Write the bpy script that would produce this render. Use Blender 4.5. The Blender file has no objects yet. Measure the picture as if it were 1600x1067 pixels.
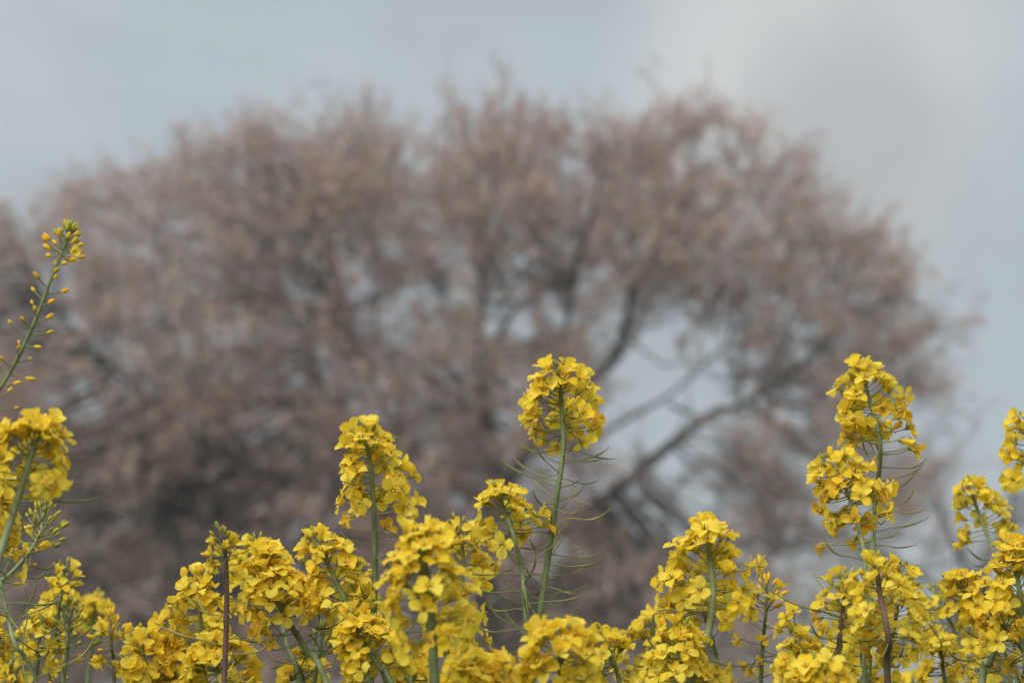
import bpy, math, random
import numpy as np
from mathutils import Vector, Matrix, Quaternion, noise

scene = bpy.context.scene
COL = scene.collection
R = math.radians

# ------------------------------------------------------------------ camera
W_PX, H_PX = 1600.0, 1067.0
FOCAL, SENSOR = 85.0, 36.0
CAM = Vector((0.0, 0.0, 1.15))
PITCH = R(10.0)
FOCUS = 1.62
cam_data = bpy.data.cameras.new('camera')
cam = bpy.data.objects.new('camera', cam_data)
COL.objects.link(cam)
cam.location = CAM
cam.rotation_euler = (R(90) + PITCH, 0, 0)
cam_data.lens = FOCAL
cam_data.sensor_width = SENSOR
cam_data.clip_start = 0.05
cam_data.clip_end = 6000
cam_data.dof.use_dof = True
cam_data.dof.focus_distance = FOCUS
cam_data.dof.aperture_fstop = 8.4
cam_data.dof.aperture_blades = 0
scene.camera = cam

# ------------------------------------------------------------------ sky and sun
SUN_EL, SUN_AZ = R(44), R(208)        # azimuth measured clockwise from +Y
world = bpy.data.worlds.new('World')
scene.world = world
world.use_nodes = True
nt = world.node_tree
for n in list(nt.nodes):
    nt.nodes.remove(n)
N, L = nt.nodes.new, nt.links.new
out = N('ShaderNodeOutputWorld')
bg = N('ShaderNodeBackground')
bg.inputs['Strength'].default_value = 0.092
sky = N('ShaderNodeTexSky')
sky.sky_type = 'NISHITA'
sky.sun_disc = False
sky.sun_elevation = SUN_EL
sky.sun_rotation = SUN_AZ
sky.air_density = 1.0
sky.dust_density = 2.0
tc = N('ShaderNodeTexCoord')


def world_noise(scale, detail, rough, loc, stretch=(1, 1, 1)):
    mp = N('ShaderNodeMapping')
    mp.inputs['Location'].default_value = loc
    mp.inputs['Scale'].default_value = stretch
    L(tc.outputs['Generated'], mp.inputs['Vector'])
    nz = N('ShaderNodeTexNoise')
    nz.inputs['Scale'].default_value = scale
    nz.inputs['Detail'].default_value = detail
    nz.inputs['Roughness'].default_value = rough
    L(mp.outputs['Vector'], nz.inputs['Vector'])
    return nz.outputs['Fac']


def wmath(op, a, b=None, clamp=False):
    m = N('ShaderNodeMath')
    m.operation = op
    m.use_clamp = clamp
    for k, v in enumerate((a, b)):
        if v is None:
            continue
        if isinstance(v, (int, float)):
            m.inputs[k].default_value = v
        else:
            L(v, m.inputs[k])
    return m.outputs[0]


def wmix(fac, a, b):
    m = N('ShaderNodeMix')
    m.data_type = 'RGBA'
    m.clamp_factor = True
    if isinstance(fac, (int, float)):
        m.inputs[0].default_value = fac
    else:
        L(fac, m.inputs[0])
    for idx, v in ((6, a), (7, b)):
        if isinstance(v, tuple):
            m.inputs[idx].default_value = (*v, 1)
        else:
            L(v, m.inputs[idx])
    return m.outputs[2]


def ramp01(fac, lo, hi):
    m = N('ShaderNodeMapRange')
    m.interpolation_type = 'SMOOTHSTEP'
    m.inputs['From Min'].default_value = lo
    m.inputs['From Max'].default_value = hi
    L(fac, m.inputs['Value'])
    return m.outputs['Result']


n_big = world_noise(3.2, 4, 0.5, (0.35, 0.1, 0.62), (1, 1, 1.7))
n_mid = world_noise(8.5, 4, 0.5, (1.7, 0.4, 2.1), (1, 1, 1.9))
veil = (3.06, 3.46, 3.72)            # thin blue-grey overcast
white = (3.85, 4.13, 4.24)           # lit cloud
shade = (2.85, 3.12, 3.29)           # cloud underside
c1 = wmix(0.92, sky.outputs['Color'], veil)
c2 = wmix(ramp01(n_big, 0.40, 0.66), c1, white)
c3 = wmix(wmath('MULTIPLY', ramp01(n_mid, 0.46, 0.68), 0.7), c2, shade)
# one cloud bank standing over the tree's shoulder: bright top, grey belly
def bank(direction, radius, soft, seed_loc):
    d = Vector(direction).normalized()
    dist = N('ShaderNodeVectorMath')
    dist.operation = 'DISTANCE'
    L(tc.outputs['Generated'], dist.inputs[0])
    dist.inputs[1].default_value = d
    wob = world_noise(11, 3, 0.5, seed_loc)
    dd = wmath('ADD', dist.outputs['Value'], wmath('MULTIPLY', wmath('SUBTRACT', wob, 0.5), 0.11))
    return wmath('SUBTRACT', 1.0, ramp01(dd, radius - soft, radius + soft))
def pix_dir(px, py):
    x = (px - W_PX / 2) / W_PX * SENSOR / FOCAL
    y = -(py - H_PX / 2) / W_PX * SENSOR / FOCAL
    c, s = math.cos(PITCH), math.sin(PITCH)
    return (x, c - s * y, s + c * y)
c4 = wmix(wmath('MULTIPLY', bank(pix_dir(1240, 120), 0.064, 0.042, (3, 1, 2)), 0.9), c3, (4.25, 4.36, 4.38))
c5 = wmix(wmath('MULTIPLY', bank(pix_dir(1380, 230), 0.045, 0.03, (5, 2, 7)), 0.75), c4, (2.95, 3.10, 3.20))
# an overcast sky is brighter overhead than near the horizon
sep = N('ShaderNodeSeparateXYZ')
L(tc.outputs['Generated'], sep.inputs[0])
grad = wmath('ADD', 0.96, wmath('MULTIPLY', wmath('POWER', wmath('MAXIMUM', sep.outputs['Z'], 0.0), 2.0), 0.9))
vm = N('ShaderNodeVectorMath')
vm.operation = 'SCALE'
L(c5, vm.inputs[0])
L(grad, vm.inputs['Scale'])
L(vm.outputs[0], bg.inputs['Color'])
L(bg.outputs[0], out.inputs['Surface'])

sun_data = bpy.data.lights.new('sun', 'SUN')
sun_data.energy = 2.6
sun_data.angle = R(55)
sun_data.color = (1.0, 0.96, 0.90)
sun = bpy.data.objects.new('sun', sun_data)
COL.objects.link(sun)
to_sun = Vector((math.sin(SUN_AZ) * math.cos(SUN_EL), math.cos(SUN_AZ) * math.cos(SUN_EL), math.sin(SUN_EL)))
sun.rotation_euler = to_sun.to_track_quat('Z', 'Y').to_euler()

vs = scene.view_settings
vs.view_transform = 'Standard'
vs.look = 'None'
vs.exposure = 0.64
vs.gamma = 1.0
vs.use_curve_mapping = False
scene.cycles.use_denoising = True
scene.cycles.max_bounces = 14
scene.cycles.diffuse_bounces = 8
scene.cycles.transmission_bounces = 10
scene.cycles.caustics_reflective = False
scene.cycles.caustics_refractive = False


# ------------------------------------------------------------------ helpers
def P(px, py, D):
    """world point seen at photo pixel (px, py), D metres in front of the camera"""
    x, y, z = pix_dir(px, py)
    return CAM + Vector((x, y, z)) * D


def tag(o, label, cat, group=None):
    o['label'] = label
    o['category'] = cat
    if group:
        o['group'] = group


def link(name, mesh, parent=None):
    o = bpy.data.objects.new(name, mesh)
    COL.objects.link(o)
    if parent is not None:
        o.parent = parent
    return o


class MB:
    """collects quads, triangles and tubes for one mesh"""
    def __init__(self):
        self.v, self.f, self.m = [], [], []

    def tube(self, pts, rads, sides=6, mat=0, cap=True):
        n0 = len(self.v)
        npt = len(pts)
        ref = None
        for i, p in enumerate(pts):
            a = pts[max(i - 1, 0)]
            b = pts[min(i + 1, npt - 1)]
            t = (b - a)
            t = t.normalized() if t.length > 1e-9 else Vector((0, 0, 1))
            if ref is None:
                ref = t.orthogonal().normalized()
            ref = (ref - t * ref.dot(t))
            ref = ref.normalized() if ref.length > 1e-6 else t.orthogonal().normalized()
            bi = t.cross(ref)
            for k in range(sides):
                an = 2 * math.pi * k / sides
                self.v.append(p + (ref * math.cos(an) + bi * math.sin(an)) * rads[i])
        for i in range(npt - 1):
            for k in range(sides):
                k2 = (k + 1) % sides
                a = n0 + i * sides
                self.f.append((a + k, a + k2, a + sides + k2, a + sides + k))
                self.m.append(mat)
        if cap:
            self.f.append(tuple(n0 + (npt - 1) * sides + k for k in range(sides)))
            self.m.append(mat)
            self.f.append(tuple(n0 + k for k in reversed(range(sides))))
            self.m.append(mat)

    def grid(self, rows, mat=0):
        n0 = len(self.v)
        nc = len(rows[0])
        for r in rows:
            self.v.extend(r)
        for i in range(len(rows) - 1):
            for j in range(nc - 1):
                a = n0 + i * nc + j
                self.f.append((a, a + 1, a + nc + 1, a + nc))
                self.m.append(mat)

    def mesh(self, name, mats, smooth=True):
        me = bpy.data.meshes.new(name)
        me.from_pydata([tuple(p) for p in self.v], [], self.f)
        for mt in mats:
            me.materials.append(mt)
        me.polygons.foreach_set('material_index', self.m)
        me.polygons.foreach_set('use_smooth', [smooth] * len(self.f))
        me.update()
        return me


def material(name):
    m = bpy.data.materials.new(name)
    m.use_nodes = True
    m.node_tree.nodes.clear()
    return m, m.node_tree


def mnode(t, kind, **kw):
    n = t.nodes.new(kind)
    for k, v in kw.items():
        if k in n.inputs:
            n.inputs[k].default_value = v
        else:
            setattr(n, k, v)
    return n


def ramp(t, fac, stops):
    r = t.nodes.new('ShaderNodeValToRGB')
    e = r.color_ramp.elements
    while len(e) < len(stops):
        e.new(0.5)
    for el, (p, c) in zip(e, stops):
        el.position = p
        el.color = (*c, 1)
    t.links.new(fac, r.inputs[0])
    return r.outputs[0]


def mixc(t, fac, a, b, mode='MIX'):
    m = t.nodes.new('ShaderNodeMix')
    m.data_type = 'RGBA'
    m.blend_type = mode
    for idx, v in ((0, fac), (6, a), (7, b)):
        if isinstance(v, (int, float)):
            m.inputs[idx].default_value = v
        elif isinstance(v, tuple):
            m.inputs[idx].default_value = (*v, 1)
        else:
            t.links.new(v, m.inputs[idx])
    return m.outputs[2]


def finish(t, color, rough=0.6, spec=0.3, translucent=0.0, bump=None, bump_d=0.0005, bump_s=0.4, tcolor=None):
    o = t.nodes.new('ShaderNodeOutputMaterial')
    p = t.nodes.new('ShaderNodeBsdfPrincipled')
    p.inputs['Roughness'].default_value = rough
    p.inputs['Specular IOR Level'].default_value = spec
    t.links.new(color, p.inputs['Base Color'])
    if bump is not None:
        b = t.nodes.new('ShaderNodeBump')
        b.inputs['Strength'].default_value = bump_s
        b.inputs['Distance'].default_value = bump_d
        t.links.new(bump, b.inputs['Height'])
        t.links.new(b.outputs[0], p.inputs['Normal'])
    if translucent > 0:
        tr = t.nodes.new('ShaderNodeBsdfTranslucent')
        t.links.new(tcolor if tcolor is not None else color, tr.inputs['Color'])
        mx = t.nodes.new('ShaderNodeMixShader')
        mx.inputs[0].default_value = translucent
        t.links.new(p.outputs[0], mx.inputs[1])
        t.links.new(tr.outputs[0], mx.inputs[2])
        t.links.new(mx.outputs[0], o.inputs['Surface'])
    else:
        t.links.new(p.outputs[0], o.inputs['Surface'])


def petal_material(name, dark, mid, light, claw):
    m, t = material(name)
    oi = t.nodes.new('ShaderNodeObjectInfo')
    co = t.nodes.new('ShaderNodeTexCoord')
    nz = mnode(t, 'ShaderNodeTexNoise', Scale=260.0, Detail=3.0)
    t.links.new(co.outputs['Object'], nz.inputs['Vector'])
    base = ramp(t, oi.outputs['Random'], [(0.0, dark), (0.5, mid), (1.0, light)])
    base = mixc(t, ramp(t, nz.outputs['Fac'], [(0.35, (0, 0, 0)), (0.75, (0.45, 0.45, 0.45))]), base, dark)
    # fine veins running from the claw out to the rim
    mp = mnode(t, 'ShaderNodeMapping', Scale=(60.0, 900.0, 60.0))
    t.links.new(co.outputs['Object'], mp.inputs['Vector'])
    vein = mnode(t, 'ShaderNodeTexNoise', Scale=1.0, Detail=2.0)
    t.links.new(mp.outputs[0], vein.inputs['Vector'])
    base = mixc(t, ramp(t, vein.outputs['Fac'], [(0.5, (0, 0, 0)), (0.72, (0.3, 0.3, 0.3))]), base, dark)
    # greener claw near the flower's centre
    ln = mnode(t, 'ShaderNodeVectorMath', operation='LENGTH')
    t.links.new(co.outputs['Object'], ln.inputs[0])
    mr = mnode(t, 'ShaderNodeMapRange', **{'From Min': 0.0025, 'From Max': 0.0055, 'To Min': 0.75, 'To Max': 0.0})
    t.links.new(ln.outputs['Value'], mr.inputs['Value'])
    base = mixc(t, mr.outputs[0], base, claw)
    finish(t, base, rough=0.7, spec=0.10, translucent=0.55, bump=vein.outputs['Fac'], bump_d=0.0007, bump_s=0.5)
    return m


M = {}
M['petal'] = petal_material('petal_yellow', (0.88, 0.64, 0.04), (0.93, 0.75, 0.085), (0.96, 0.82, 0.15), (0.70, 0.57, 0.06))
M['wilted'] = petal_material('petal_orange', (0.74, 0.45, 0.04), (0.85, 0.58, 0.05), (0.90, 0.68, 0.08), (0.55, 0.38, 0.03))


def plain(name, stops, rough=0.6, spec=0.25, translucent=0.0, scale=120.0, use_random=True, bump_d=0.0003):
    m, t = material(name)
    co = t.nodes.new('ShaderNodeTexCoord')
    nz = mnode(t, 'ShaderNodeTexNoise', Scale=scale, Detail=4.0, Roughness=0.6)
    t.links.new(co.outputs['Object'], nz.inputs['Vector'])
    fac = nz.outputs['Fac']
    if use_random:
        oi = t.nodes.new('ShaderNodeObjectInfo')
        ad = mnode(t, 'ShaderNodeMath', operation='MULTIPLY_ADD')
        t.links.new(oi.outputs['Random'], ad.inputs[0])
        ad.inputs[1].default_value = 0.5
        t.links.new(nz.outputs['Fac'], ad.inputs[2])
        sb = mnode(t, 'ShaderNodeMath', operation='SUBTRACT')
        t.links.new(ad.outputs[0], sb.inputs[0])
        sb.inputs[1].default_value = 0.25
        fac = sb.outputs[0]
    c = ramp(t, fac, stops)
    finish(t, c, rough=rough, spec=spec, translucent=translucent, bump=nz.outputs['Fac'], bump_d=bump_d)
    return m


M['stem'] = plain('stem_green', [(0.2, (0.11, 0.14, 0.06)), (0.5, (0.175, 0.21, 0.10)), (0.85, (0.26, 0.30, 0.17))])
M['purple_stem'] = plain('stem_purple', [(0.2, (0.085, 0.05, 0.045)), (0.55, (0.14, 0.085, 0.07)), (0.85, (0.19, 0.16, 0.08))])
M['pedicel'] = plain('pedicel_green', [(0.2, (0.15, 0.17, 0.06)), (0.6, (0.24, 0.26, 0.09)), (0.9, (0.34, 0.31, 0.11))])
M['pod'] = plain('pod_green', [(0.2, (0.09, 0.115, 0.038)), (0.55, (0.16, 0.18, 0.06)), (0.9, (0.28, 0.24, 0.09))])
M['bud'] = plain('bud_green', [(0.15, (0.20, 0.22, 0.045)), (0.5, (0.38, 0.36, 0.05)), (0.85, (0.58, 0.46, 0.04))], translucent=0.15, scale=400)
M['sepal'] = plain('sepal_yellow', [(0.2, (0.42, 0.36, 0.05)), (0.8, (0.66, 0.50, 0.05))], translucent=0.3, scale=300)
M['bud_ripe'] = plain('bud_yellow', [(0.15, (0.58, 0.42, 0.04)), (0.5, (0.76, 0.48, 0.02)), (0.85, (0.80, 0.42, 0.015))], translucent=0.2, scale=400)
M['anther'] = plain('anther_yellow', [(0.3, (0.74, 0.52, 0.06)), (0.8, (0.84, 0.66, 0.12))], scale=500)
M['leaf'] = plain('leaf_green', [(0.2, (0.04, 0.075, 0.03)), (0.8, (0.08, 0.13, 0.05))], translucent=0.2, scale=25)


# ------------------------------------------------------------------ ground
def build_ground():
    m, t = material('ground_soil')
    co = t.nodes.new('ShaderNodeTexCoord')
    nz = mnode(t, 'ShaderNodeTexNoise', Scale=0.8, Detail=8.0, Roughness=0.65)
    t.links.new(co.outputs['Object'], nz.inputs['Vector'])
    c = ramp(t, nz.outputs['Fac'], [(0.3, (0.05, 0.065, 0.025)), (0.5, (0.08, 0.10, 0.04)), (0.7, (0.15, 0.12, 0.07))])
    finish(t, c, rough=0.9, spec=0.1, bump=nz.outputs['Fac'], bump_d=0.06, bump_s=0.6)
    b = MB()
    n = 24
    ext = 2500.0
    xs = [math.copysign(abs(k / n) ** 2.2, k) * ext for k in range(-n, n + 1)]
    rows = [[Vector((x, y, noise.noise(Vector((x * .11, y * .11, 3))) * 0.05 - 0.05)) for x in xs] for y in xs]
    b.grid(rows)
    o = link('ground', b.mesh('ground', [m]))
    o['kind'] = 'structure'


build_ground()

# ------------------------------------------------------------------ trees behind
def bark_material():
    m, t = material('bark')
    co = t.nodes.new('ShaderNodeTexCoord')
    mp = mnode(t, 'ShaderNodeMapping', Scale=(6.0, 6.0, 2.0))
    t.links.new(co.outputs['Object'], mp.inputs['Vector'])
    nz = mnode(t, 'ShaderNodeTexNoise', Scale=2.0, Detail=6.0, Roughness=0.65)
    t.links.new(mp.outputs[0], nz.inputs['Vector'])
    c = ramp(t, nz.outputs['Fac'], [(0.3, (0.05, 0.045, 0.04)), (0.55, (0.10, 0.09, 0.08)), (0.8, (0.18, 0.165, 0.145))])
    finish(t, c, rough=0.9, spec=0.15, bump=nz.outputs['Fac'], bump_d=0.03, bump_s=0.7)
    return m


def bud_leaf_material(name, stops):
    m, t = material(name)
    g = t.nodes.new('ShaderNodeNewGeometry')
    c = ramp(t, g.outputs['Random Per Island'], stops)
    finish(t, c, rough=0.7, spec=0.15, translucent=0.4)
    return m


M['bark'] = bark_material()
M['twig'] = plain('twig_bark', [(0.2, (0.17, 0.135, 0.12)), (0.8, (0.30, 0.245, 0.225))], scale=4, use_random=False)
M['spring_buds'] = bud_leaf_material('spring_buds', [(0.0, (0.28, 0.17, 0.135)), (0.35, (0.50, 0.345, 0.29)), (0.7, (0.65, 0.485, 0.425)), (1.0, (0.79, 0.66, 0.61))])


def inside(poly, x, y):
    c = False
    j = len(poly) - 1
    for i in range(len(poly)):
        xi, yi = poly[i]
        xj, yj = poly[j]
        if (yi > y) != (yj > y) and x < (xj - xi) * (y - yi) / (yj - yi) + xi:
            c = not c
        j = i
    return c


def tubes_np(segs, r0, r1, bend, rng):
    """many three-sided twigs at once; segs (n,2,3) -> verts, quads"""
    n = len(segs)
    a, b = segs[:, 0], segs[:, 1]
    mid = (a + b) / 2 + bend
    d = b - a
    d /= np.linalg.norm(d, axis=1, keepdims=True) + 1e-9
    ref = np.where(np.abs(d[:, 2:3]) < 0.9, np.array([[0, 0, 1.0]]), np.array([[1.0, 0, 0]]))
    u = np.cross(d, ref)
    u /= np.linalg.norm(u, axis=1, keepdims=True) + 1e-9
    w = np.cross(d, u)
    V = np.zeros((n, 3, 3, 3))
    for lvl, (c, r) in enumerate(((a, r0), (mid, (r0 + r1) / 2), (b, r1))):
        for k in range(3):
            an = 2 * math.pi * k / 3
            V[:, lvl, k] = c + (u * math.cos(an) + w * math.sin(an)) * np.asarray(r).reshape(-1, 1)
    base = (np.arange(n) * 9)[:, None]
    F = []
    for lvl in range(2):
        for k in range(3):
            k2 = (k + 1) % 3
            F.append(base + np.array([[lvl * 3 + k, lvl * 3 + k2, lvl * 3 + 3 + k2, lvl * 3 + 3 + k]]))
    F = np.stack(F, 1).reshape(-1, 4)
    return V.reshape(-1, 3), F


def np_mesh(name, V, F, mat):
    me = bpy.data.meshes.new(name)
    k = F.shape[1]
    me.vertices.add(len(V))
    me.vertices.foreach_set('co', V.astype(np.float32).ravel())
    me.loops.add(F.size)
    me.loops.foreach_set('vertex_index', F.astype(np.int32).ravel())
    me.polygons.add(len(F))
    me.polygons.foreach_set('loop_start', (np.arange(len(F)) * k).astype(np.int32))
    me.materials.append(mat)
    me.update(calc_edges=True)
    return me


def catmull(pts, sub=5):
    res = []
    n = len(pts)
    for i in range(n - 1):
        p0, p1, p2, p3 = pts[max(i - 1, 0)], pts[i], pts[i + 1], pts[min(i + 2, n - 1)]
        for k in range(sub):
            t = k / sub
            res.append(0.5 * ((2 * p1) + (p2 - p0) * t + (2 * p0 - 5 * p1 + 4 * p2 - p3) * t * t + (3 * p1 - p0 - 3 * p2 + p3) * t ** 3))
    res.append(pts[-1].copy())
    return res


def build_tree(label, D, trunk, limbs, poly, gaps, thin, n_clumps, twigs_per, buds_per, thick, bud_size, seed, mat='spring_buds', base_density=1.0):
    """trunk and limbs are traced lines; the crown grows as branches, twigs and buds inside the outline"""
    rnd = random.Random(seed)
    rng = np.random.default_rng(seed)
    base_pt = P(trunk[0][0], trunk[0][1], D)
    origin = Vector((base_pt.x, base_pt.y, 0))
    scale = D * SENSOR / FOCAL / W_PX

    def T(px, py, dy=0.0):
        p = P(px, py, D)
        return Vector((p.x - origin.x, p.y - origin.y + dy, p.z))
    root = bpy.data.objects.new('bare_tree', None)
    COL.objects.link(root)
    root.location = origin
    tag(root, label, 'tree', 'trees behind the flowers')
    b = MB()
    pts = [T(*q[:2], q[3] if len(q) > 3 else 0) for q in trunk]
    pts[0] = Vector((0, 0, -0.25))
    rads = [q[2] * scale for q in trunk]
    cp = catmull(pts, 6)
    cr = list(np.interp(np.linspace(0, 1, len(cp)), np.linspace(0, 1, len(rads)), rads))
    b.tube(cp, cr, 14)
    link('trunk', b.mesh('trunk', [M['bark']]), root)
    pts_fork = cp[-1]
    skel = []
    for lb in limbs:
        pts = [T(q[0], q[1], q[2]) for q in lb['p']]
        for k in range(1, len(pts) - 1):
            pts[k] = pts[k] + Vector((rnd.gauss(0, .10), rnd.gauss(0, .15), rnd.gauss(0, .10)))
        cp = catmull(pts, 6)
        r0, r1 = lb['r'][0] * scale * .68, lb['r'][1] * scale * .4
        cr = [r0 + (r1 - r0) * (k / (len(cp) - 1)) ** 0.6 for k in range(len(cp))]
        b = MB()
        b.tube(cp, cr, 9)
        link('limb', b.mesh('limb', [M['bark']]), root)
        for k, (p, r) in enumerate(zip(cp, cr)):
            if k > len(cp) * 0.18:
                skel.append((p, r))
    sk = np.array([tuple(p) for p, r in skel])
    skr = np.array([r for p, r in skel])

    def density(x, y):
        if not inside(poly, x, y):
            return 0.0
        d = base_density
        nz = noise.noise(Vector((x / 85.0, y / 70.0, seed * 3.7))) * 0.6 + noise.noise(Vector((x / 34.0, y / 30.0, seed * 1.3 + 9))) * 0.4
        d *= min(1.0, max(0.2, 0.92 + nz * 1.4))
        for (gx, gy, rx, ry, val) in gaps:
            q = ((x - gx) / rx) ** 2 + ((y - gy) / ry) ** 2
            if q < 1.0:
                d *= val
            elif q < 1.5:
                d *= val + (1 - val) * (q - 1.0) / 0.5
        for (gx, gy, rx, ry, val) in thin:
            q = ((x - gx) / rx) ** 2 + ((y - gy) / ry) ** 2
            if q < 1.0:
                d *= val + (1 - val) * q
        return d
    xs = [q[0] for q in poly]
    ys = [q[1] for q in poly]
    cx, cy = (min(xs) + max(xs)) / 2, (min(ys) + max(ys)) / 2
    def top_y(x):
        best = 1e9
        for i in range(len(poly)):
            (xa, ya), (xb, yb) = poly[i - 1], poly[i]
            if min(xa, xb) <= x <= max(xa, xb) and xa != xb:
                best = min(best, ya + (yb - ya) * (x - xa) / (xb - xa))
        return best
    # candidate growing points spread evenly through the crown, thinned by the local density
    w, h = max(xs) - min(xs), max(ys) - min(ys)
    step = math.sqrt(w * h / n_clumps)
    clumps = []
    gy = min(ys)
    while gy < max(ys):
        gx = min(xs)
        while gx < max(xs):
            x, y = gx + rnd.uniform(0, step), gy + rnd.uniform(0, step)
            if rnd.random() < density(x, y):
                edge = max(0.0, min((y - top_y(x)) / 420.0, (x - min(xs)) / 200.0 + .3, (max(xs) - x) / 420.0, 1.0))
                e = edge * (2 - edge)
                clumps.append((T(x, y, rnd.uniform(-1, 1) * thick * math.sqrt(e)), x, y))
            gx += step
        gy += step
    fork = np.array(tuple(pts_fork))
    bseg, br0, br1 = [], [], []
    tseg, tr0 = [], []
    for (c, x, y) in clumps:
        cv = np.array(tuple(c))
        radial = cv - fork
        radial /= np.linalg.norm(radial) + 1e-6
        dv = cv - sk
        dist = np.linalg.norm(dv, axis=1) + 1e-6
        align = (dv @ radial) / dist
        k = int(np.argmin(dist * (1.9 - align)))
        a = sk[k]
        bd = cv - a
        mid = a * 0.5 + cv * 0.5 + rng.normal(0, 0.08, 3) + np.array([0, 0, -0.06 * dist[k]])
        r = min(skr[k] * 0.55, 0.008 + 0.008 * dist[k])
        bseg += [(a, mid), (mid, cv)]
        br0 += [r, r * 0.7]
        br1 += [r * 0.7, 0.007]
        bdir = (cv - mid) / (np.linalg.norm(cv - mid) + 1e-6) + radial * 0.6 + np.array([0, 0, 0.25])
        bdir /= np.linalg.norm(bdir)
        for j in range(twigs_per):
            f = rng.uniform(0.35, 1.0)
            st = mid * (1 - f) + cv * f
            d = rng.normal(0, 0.5, 3) + bdir
            d /= np.linalg.norm(d)
            ln = rng.uniform(0.25, 0.95)
            e = st + d * ln
            px = x + (e[0] - cv[0]) / scale
            py = y - (e[2] - cv[2]) / scale
            if rnd.random() > density(px, py) * 1.25 + 0.025:
                continue
            tseg.append((st, e))
            tr0.append(0.006)
            for q in range(2):
                side = st + (e - st) * rng.uniform(.3, .7)
                d2 = d + rng.normal(0, 0.5, 3)
                d2 /= np.linalg.norm(d2)
                tseg.append((side, side + d2 * ln * 0.5))
                tr0.append(0.004)
    bs = np.array(bseg)
    V, F = tubes_np(bs, np.array(br0), np.array(br1), rng.normal(0, 0.05, (len(bs), 3)), rng)
    o = link('branches', np_mesh('branches', V, F, M['bark']), root)
    o['kind'] = 'stuff'
    ts = np.array(tseg)
    V, F = tubes_np(ts, np.array(tr0), np.full(len(ts), 0.003), rng.normal(0, 0.03, (len(ts), 3)), rng)
    o = link('twigs', np_mesh('twigs', V, F, M['twig']), root)
    o['kind'] = 'stuff'
    # buds and half-open leaves sitting along the outer part of every twig
    nb = len(ts) * buds_per
    idx = np.repeat(np.arange(len(ts)), buds_per)
    spots = rng.uniform(0.3, 1.02, (len(ts), 2))
    f = spots[idx, rng.integers(0, 2, nb)][:, None]
    c = ts[idx, 0] * (1 - f) + ts[idx, 1] * f + rng.normal(0, 0.035, (nb, 3))
    u = rng.normal(0, 1, (nb, 3))
    u /= np.linalg.norm(u, axis=1, keepdims=True)
    w = np.cross(u, rng.normal(0, 1, (nb, 3)))
    w /= np.linalg.norm(w, axis=1, keepdims=True)
    nn = np.cross(u, w)
    s = (bud_size * rng.uniform(0.55, 1.35, nb))[:, None]
    V = np.stack([c, c + u * s * 0.5 + w * s * 0.34, c + u * s + nn * s * 0.2, c + u * s * 0.5 - w * s * 0.34], 1).reshape(-1, 3)
    F = np.arange(nb * 4).reshape(-1, 4)
    o = link('crown', np_mesh('crown', V, F, M[mat]), root)
    o['kind'] = 'stuff'
    return root


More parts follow.
